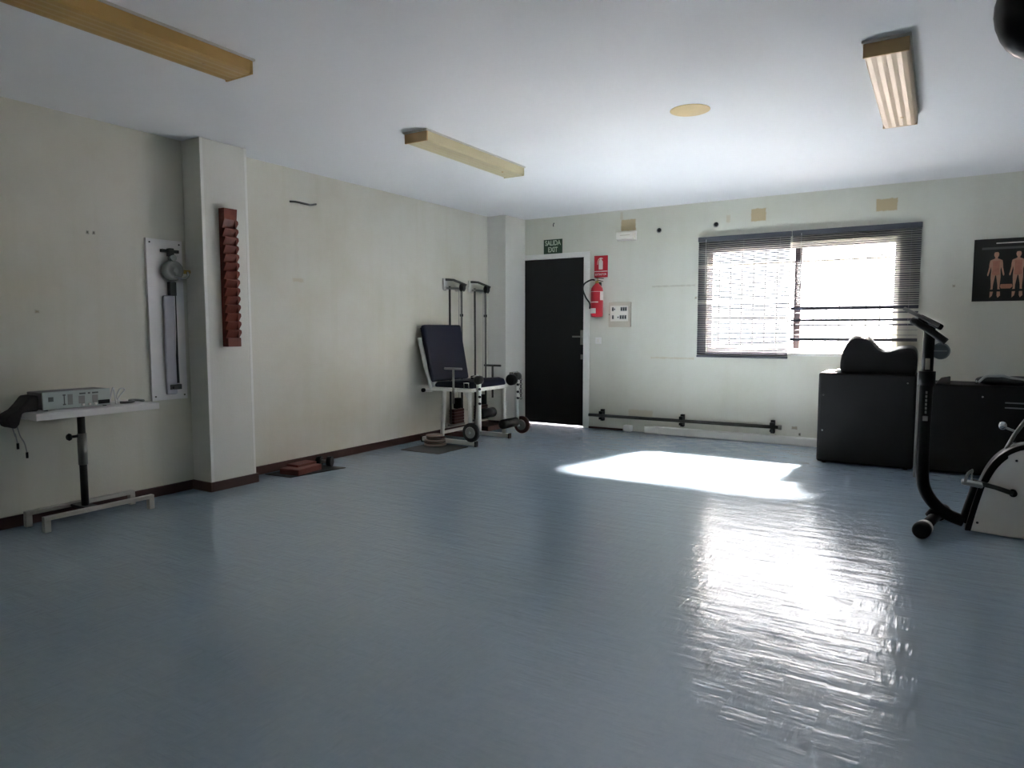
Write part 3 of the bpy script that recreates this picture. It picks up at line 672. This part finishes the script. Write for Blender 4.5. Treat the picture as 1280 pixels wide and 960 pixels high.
b = MB().tube(bez([(0.30, -5.285, dz + 0.012), (0.31, -5.27, dz + 0.09), (0.30, -5.255, dz + 0.105), (0.31, -5.25, dz + 0.03), (0.29, -5.235, dz + 0.006), (0.27, -5.20, dz + 0.05), (0.26, -5.16, dz + 0.088), (0.26, -5.19, dz + 0.095), (0.27, -5.22, dz + 0.045), (0.26, -5.19, dz + 0.012), (0.22, -5.15, dz + 0.006)]), 0.0045, 8)
tag(b.build('cable', M['cord']), 'loose white cable looped on the white table beside the pale unit', 'cable')
b = MB().tube(bez([(0.29, -5.21, dz + 0.009), (0.33, -5.17, dz + 0.010), (0.29, -5.12, dz + 0.010), (0.20, -5.10, dz + 0.009), (0.22, -5.07, dz + 0.010), (0.30, -5.06, dz + 0.009)]), 0.008, 8)
tag(b.build('cable', M['device_dark']), 'dark cable lying flat near the table end beside the white wall board', 'cable')

# ------------------------------------------------------------------ black boxes under the window and the cushion
def rbox(x0, x1, y0, y1, z1, label, screws):
    t = thing('storage_box', label, 'box', ((x0 + x1) / 2, (y0 + y1) / 2, 0), 'black boxes under the window')
    MB().box(x0, x1, y0, y1, 0.012, z1).build('body', M['black_box'], t, 0.024, 0, 4)
    for x in (x0 + 0.06, x1 - 0.06):
        for y in (y0 + 0.05, y1 - 0.05): MB().cyl((x, y, 0), (x, y, 0.014), 0.02, 12).build('foot', M['rubber'], t)
    for (x, z) in screws: MB().cyl((x, y0 - 0.003, z), (x, y0 + 0.004, z), 0.007, 10).build('screw', M['chrome'], t)
    return t
rbox(3.90, 4.665, -0.935, -0.42, 0.822, 'tall black box under the window carrying the curved cushion', [(3.945, 0.62), (3.945, 0.30), (4.60, 0.75)])
t = rbox(4.685, 5.86, -0.925, -0.42, 0.752, 'lower long black box beneath the poster beside the taller box', [(5.13, 0.66)])
for z in (0.575, 0.615): MB().box(5.28, 5.60, -0.929, -0.920, z, z + 0.010).build('trim_strip', M['device_dark'], t)
# curved upholstered cushion
t = thing('curved_cushion', 'black saddle shaped curved cushion standing on the tall black box before the window', 'cushion', (4.36, -0.72, 0.822))
top = bez([(4.07, 0.824, 0), (4.068, 0.93, 0), (4.085, 1.03, 0), (4.12, 1.115, 0), (4.165, 1.165, 0), (4.225, 1.175, 0), (4.285, 1.145, 0), (4.335, 1.080, 0), (4.38, 1.038, 0), (4.44, 1.030, 0), (4.52, 1.060, 0), (4.60, 1.068, 0), (4.645, 1.045, 0), (4.66, 0.97, 0), (4.655, 0.824, 0)], 4)
poly = [(p.x, p.y) for p in top]
ring = []
for (dy, drop, inset) in ((-.160, .090, .030), (-.158, .070, .016), (-.150, .052, .006), (-.135, .040, .002), (-.11, .027, 0), (-.07, .011, 0), (-.03, .002, 0), (.01, 0, 0), (.06, .006, 0), (.11, .027, 0), (.135, .040, .002), (.15, .052, .006), (.158, .070, .016), (.160, .090, .030)):
    ring.append([(4.365 + (u - 4.365) * (1 - inset / 0.3), -0.72 + dy, 0.824 + (v - 0.824) * (1 - drop * 0.7 / 0.35)) for u, v in poly])
MB().ring_solid(ring).build('pad', M['cushion'], t)
MB().tube([(4.365 + (u - 4.365) * 0.985, -0.877, 0.824 + (v - 0.824) * 0.87) for u, v in poly[1:-1]], 0.005, 8).build('piping', M['vinyl'], t)
MB().box(4.02, 4.10, -0.84, -0.60, 0.822, 0.840).build('base_board', M['white_trim'], t, 0.004)
# bag and odds on the lower box
t = thing('equipment_bag', 'black soft bag with a grey strap lying on the lower black box', 'bag', (5.32, -0.75, 0.752))
MB().ball((5.20, -0.76, 0.788), 0.12, 0.10, 0.036).ball((5.38, -0.75, 0.790), 0.17, 0.13, 0.036).build('body', M['rubber'], t)
MB().tube(bez([(5.10, -0.86, 0.775), (5.15, -0.84, 0.822), (5.22, -0.82, 0.825), (5.27, -0.83, 0.828), (5.32, -0.85, 0.815), (5.42, -0.87, 0.80), (5.50, -0.86, 0.79)]), 0.010, 8).build('strap', M['pedal'], t)
MB().cyl((5.085, -0.875, 0.766), (5.085, -0.86, 0.790), 0.009, 10).build('buckle', M['chrome'], t)
o = MB().prism([(4.80, 0.752), (4.84, 0.800), (4.905, 0.815), (4.905, 0.752)], 'y', -0.88, -0.80).build('door_wedge', M['rubber'], None, 0.006)
tag(o, 'small black wedge standing on the lower black box behind the bike post', 'wedge')

# ------------------------------------------------------------------ exercise bike
BY = -2.78
t = thing('exercise_bike', 'black and grey upright exercise bike in the foreground, partly out of the picture', 'exercise bike', (5.05, BY, 0))
MB().tube(bez([(4.757, BY, 0.88), (4.754, BY, 0.60), (4.756, BY, 0.33), (4.775, BY, 0.225), (4.83, BY, 0.140), (4.90, BY, 0.088), (4.98, BY, 0.060)]), 0.036, 18).build('main_frame', M['black'], t)
MB().tube(bez([(4.985, BY, 0.055), (5.012, BY, 0.17), (5.045, BY, 0.31)]), 0.032, 16).build('cover_strut', M['black'], t)
MB().cyl((4.757, BY, 0.87), (4.757, BY, 0.955), 0.046, 20).build('post_collar', M['black'], t)
MB().cyl((4.757, BY, 0.95), (4.760, BY, 1.245), 0.031, 18).build('handlebar_post', M['black'], t)
MB().cyl((4.712, BY - 0.01, 0.30), (4.712, BY - 0.01, 0.945), 0.005, 8).build('post_cable', M['pedal'], t)
MB().box(4.745, 4.770, BY - 0.0345, BY - 0.029, 0.965, 1.035).build('scale_plate', M['chrome'], t, 0.002)
MB().box(4.744, 4.772, BY - 0.0395, BY - 0.033, 0.655, 0.685).build('badge', M['steel'], t, 0.003)
for k in range(6): MB().box(4.754, 4.764, BY - 0.0385, BY - 0.033, 0.70 + k * 0.024, 0.716 + k * 0.024).build('badge', M['pedal'], t)
# console, seen from its edge
rotc = Matrix.Rotation(0.52, 3, 'Y')
MB().obox((4.715, BY, 1.282), (0.215, 0.26, 0.022), rotc).build('console', M['pedal'], t, 0.005)
MB().obox((4.765, BY, 1.250), (0.14, 0.17, 0.035), rotc).build('console_body', M['black'], t, 0.010)
# handlebar: loop to both sides with foam grips, ending in round caps
for s in (-1, 1):
    MB().tube(bez([(4.76, BY, 1.232), (4.725, BY + s * 0.09, 1.250), (4.678, BY + s * 0.16, 1.258), (4.70, BY + s * 0.19, 1.245), (4.77, BY + s * 0.20, 1.195), (4.845, BY + s * 0.20, 1.135)]), [0.017] * 4 + [0.02] * 36 + [0.021], 12).build('handlebar', M['rubber'], t)
MB().ball((4.684, BY - 0.165, 1.262), 0.020, 0.020, 0.020).build('pulse_sensor', M['chrome'], t)
k = MB().lathe((4.822, BY + 0.03, 1.078), (0, -1, 0), [(0, 0.038), (0.006, 0.050), (0.030, 0.050), (0.036, 0.040)], 28).build('tension_knob', M['device_dark'], t)
MB().box(4.786, 4.855, BY - 0.0105, BY - 0.005, 1.076, 1.083).build('pointer', M['steel'], k)
MB().cyl((4.78, BY + 0.015, 1.10), (4.815, BY + 0.015, 1.082), 0.012, 10).build('knob_stem', M['black'], t)
# flywheel cover
arc = [(4.992, 0.022), (5.012, 0.10), (5.038, 0.21), (5.072, 0.335), (5.115, 0.43), (5.17, 0.495), (5.24, 0.535), (5.33, 0.545), (5.43, 0.525), (5.53, 0.47), (5.62, 0.39), (5.69, 0.29), (5.72, 0.19), (5.70, 0.10), (5.62, 0.045), (5.45, 0.018), (5.20, 0.010)]
cover = [(p.x, p.y) for p in bez([(u, v, 0) for u, v in arc], 4)]
cv = MB().prism(cover, 'y', BY - 0.062, BY + 0.062, True).build('flywheel_cover', M['bike_cover'], t, 0.010, 0, 3)
for (x, z) in ((5.045, 0.075), (5.215, 0.46), (5.60, 0.10)): MB().cyl((x, BY - 0.064, z), (x, BY - 0.058, z), 0.007, 10).build('cover_screw', M['dark_steel'], cv)
rim = bez([(4.985, 0.02, 0), (5.000, 0.10, 0), (5.024, 0.215, 0), (5.058, 0.345, 0), (5.102, 0.442, 0), (5.162, 0.510, 0), (5.236, 0.552, 0), (5.33, 0.563, 0), (5.44, 0.543, 0)], 4)
inner = [(p.x + (0.030 if i < 20 else 0.012), p.y - (0.0 if i < 12 else 0.026)) for i, p in enumerate(rim)]
MB().prism([(p.x, p.y) for p in rim] + inner[::-1], 'y', BY - 0.066, BY + 0.066, True).build('cover_rim', M['vinyl'], t, 0.004)
# crank and pedals
MB().cyl((5.205, BY - 0.098, 0.275), (5.205, BY + 0.098, 0.275), 0.020, 16).build('crank_axle', M['black'], t)
MB().tube([(5.205, BY - 0.090, 0.275), (5.12, BY - 0.092, 0.300), (5.035, BY - 0.095, 0.318)], [0.015, 0.013, 0.015], 12).build('crank_arm', M['dark_steel'], t)
MB().tube([(5.205, BY + 0.090, 0.275), (5.29, BY + 0.092, 0.250), (5.375, BY + 0.095, 0.232)], [0.015, 0.013, 0.015], 12).build('crank_arm', M['dark_steel'], t)
for (x, s, z) in ((5.035, -1, 0.318), (5.375, 1, 0.232)):
    y = BY + s * 0.155
    p = MB().obox((x - 0.03, y, z + 0.004), (0.105, 0.085, 0.022), Matrix.Rotation(0.12, 3, 'Y')).build('pedal', M['pedal'], t, 0.008)
    MB().tube(bez([(x - 0.065, y - 0.04, z + 0.01), (x - 0.055, y - 0.035, z + 0.06), (x - 0.03, y, z + 0.078), (x - 0.03, y + 0.035, z + 0.055), (x - 0.03, y + 0.042, z + 0.01)]), 0.011, 8, 0.35).build('pedal_strap', M['pedal'], p)
    MB().cyl((x, BY + s * 0.10, z), (x, y, z), 0.008, 10).build('pedal_axle', M['chrome'], p)
# stabilizers
for (A, B) in (((4.772, BY - 0.29, 0.05), (4.868, BY + 0.22, 0.05)), ((5.66, BY - 0.27, 0.05), (5.66, BY + 0.27, 0.05))):
    A, B = Vector(A), Vector(B); d = (B - A).normalized(); mid = (A + B) / 2 + Vector((0, 0, 0.008))
    p = MB().tube([A, mid, B], 0.031, 16).build('stabilizer', M['black'], t)
    for (E_, dd) in ((A, d), (B, -d)):
        MB().lathe(E_ - dd * 0.045, dd, [(0, 0.036), (0.006, 0.046), (0.035, 0.049), (0.06, 0.047), (0.064, 0.040)], 22).build('end_cap', M['black'], p)
        MB().lathe(E_ + dd * 0.018, dd, [(0, 0.044), (0.004, 0.047), (0.045, 0.044), (0.05, 0.034)], 22).build('cap_band', M['band'], p)
        MB().lathe(E_ + dd * 0.068, dd, [(0, 0.036), (0.003, 0.041), (0.022, 0.039), (0.025, 0.032)], 22).build('cap_ring', M['black'], p)
MB().tube([(4.805, BY, 0.06), (4.84, BY, 0.115)], 0.03, 14).build('stabilizer_bracket', M['black'], t)
MB().tube([(5.60, BY, 0.06), (5.62, BY, 0.12)], 0.03, 14).build('stabilizer_bracket', M['black'], t)
# saddle support and its adjuster (mostly beyond the frame)
MB().cyl((5.42, BY, 0.50), (5.58, BY, 0.90), 0.030, 16).build('seat_post', M['black'], t)
MB().prism([(5.38, 0.90), (5.46, 0.955), (5.60, 0.955), (5.74, 0.985), (5.76, 0.94), (5.62, 0.89)], 'y', BY - 0.11, BY + 0.11).build('saddle', M['vinyl'], t, 0.03, 0, 3)
MB().tube([(5.17, BY + 0.02, 0.515), (5.205, BY + 0.02, 0.60), (5.255, BY + 0.02, 0.69), (5.30, BY + 0.02, 0.80)], [0.011, 0.011, 0.011, 0.009], 10).build('adjust_lever', M['steel'], t)
MB().ball((5.148, BY + 0.04, 0.645), 0.021, 0.021, 0.024).build('lever_knob', M['chrome'], t)
MB().cyl((5.148, BY + 0.04, 0.64), (5.215, BY + 0.02, 0.615), 0.007, 8).build('knob_rod', M['steel'], t)

for o in list(bpy.data.objects):
    if '_o' in o: del o['_o']

# ------------------------------------------------------------------ light
W = bpy.data.worlds.new('sky'); sc.world = W; W.use_nodes = True
nt = W.node_tree; bg = nt.nodes['Background']
bg.inputs[0].default_value = (1.0, 0.95, 0.98, 1); bg.inputs[1].default_value = 5.5
sun = bpy.data.lights.new('sun', 'SUN'); sun.energy = 420; sun.angle = math.radians(8.5); sun.color = (1.0, 0.85, 0.77)
so = bpy.data.objects.new('sun', sun); COL.objects.link(so); so.location = (4, 8, 8)
so.rotation_euler = Vector((-0.20, -1.0, -0.86)).to_track_quat('-Z', 'Y').to_euler()
pl = bpy.data.lights.new('window_portal', 'AREA'); pl.shape = 'RECTANGLE'; pl.size = WX1 - WX0; pl.size_y = WZ1 - WZ0
pl.cycles.is_portal = True
po = bpy.data.objects.new('window_portal', pl); COL.objects.link(po); po.location = ((WX0 + WX1) / 2, T + 0.12, (WZ0 + WZ1) / 2)
po.rotation_euler = (-PI / 2, 0, 0)

# ------------------------------------------------------------------ camera
f, yaw, pitch, roll = 859.81, 0.5548, -0.0796, -0.0015
fw = Vector((-math.sin(yaw) * math.cos(pitch), math.cos(yaw) * math.cos(pitch), math.sin(pitch)))
rt = Vector((math.cos(yaw), math.sin(yaw), 0)); up = rt.cross(fw)
r2 = rt * math.cos(roll) + up * math.sin(roll); u2 = up * math.cos(roll) - rt * math.sin(roll)
cam = bpy.data.cameras.new('camera'); cam.sensor_fit = 'HORIZONTAL'; cam.sensor_width = 36; cam.lens = f / 1280 * 36
cam.clip_start = 0.05; cam.clip_end = 200
co = bpy.data.objects.new('camera', cam); COL.objects.link(co)
co.matrix_world = Matrix(((r2.x, u2.x, -fw.x, 4.8101), (r2.y, u2.y, -fw.y, -7.656), (r2.z, u2.z, -fw.z, 1.2137), (0, 0, 0, 1)))
sc.camera = co

vs = sc.view_settings
sc.display_settings.display_device = 'sRGB'
vs.view_transform = 'Standard'; vs.look = 'None'; vs.gamma = 1.0; vs.use_curve_mapping = False; vs.exposure = 1.31
sc.cycles.use_denoising = True
sc.cycles.max_bounces = 12; sc.cycles.diffuse_bounces = 8; sc.cycles.transparent_max_bounces = 12
sc.cycles.sample_clamp_indirect = 0; sc.cycles.blur_glossy = 6
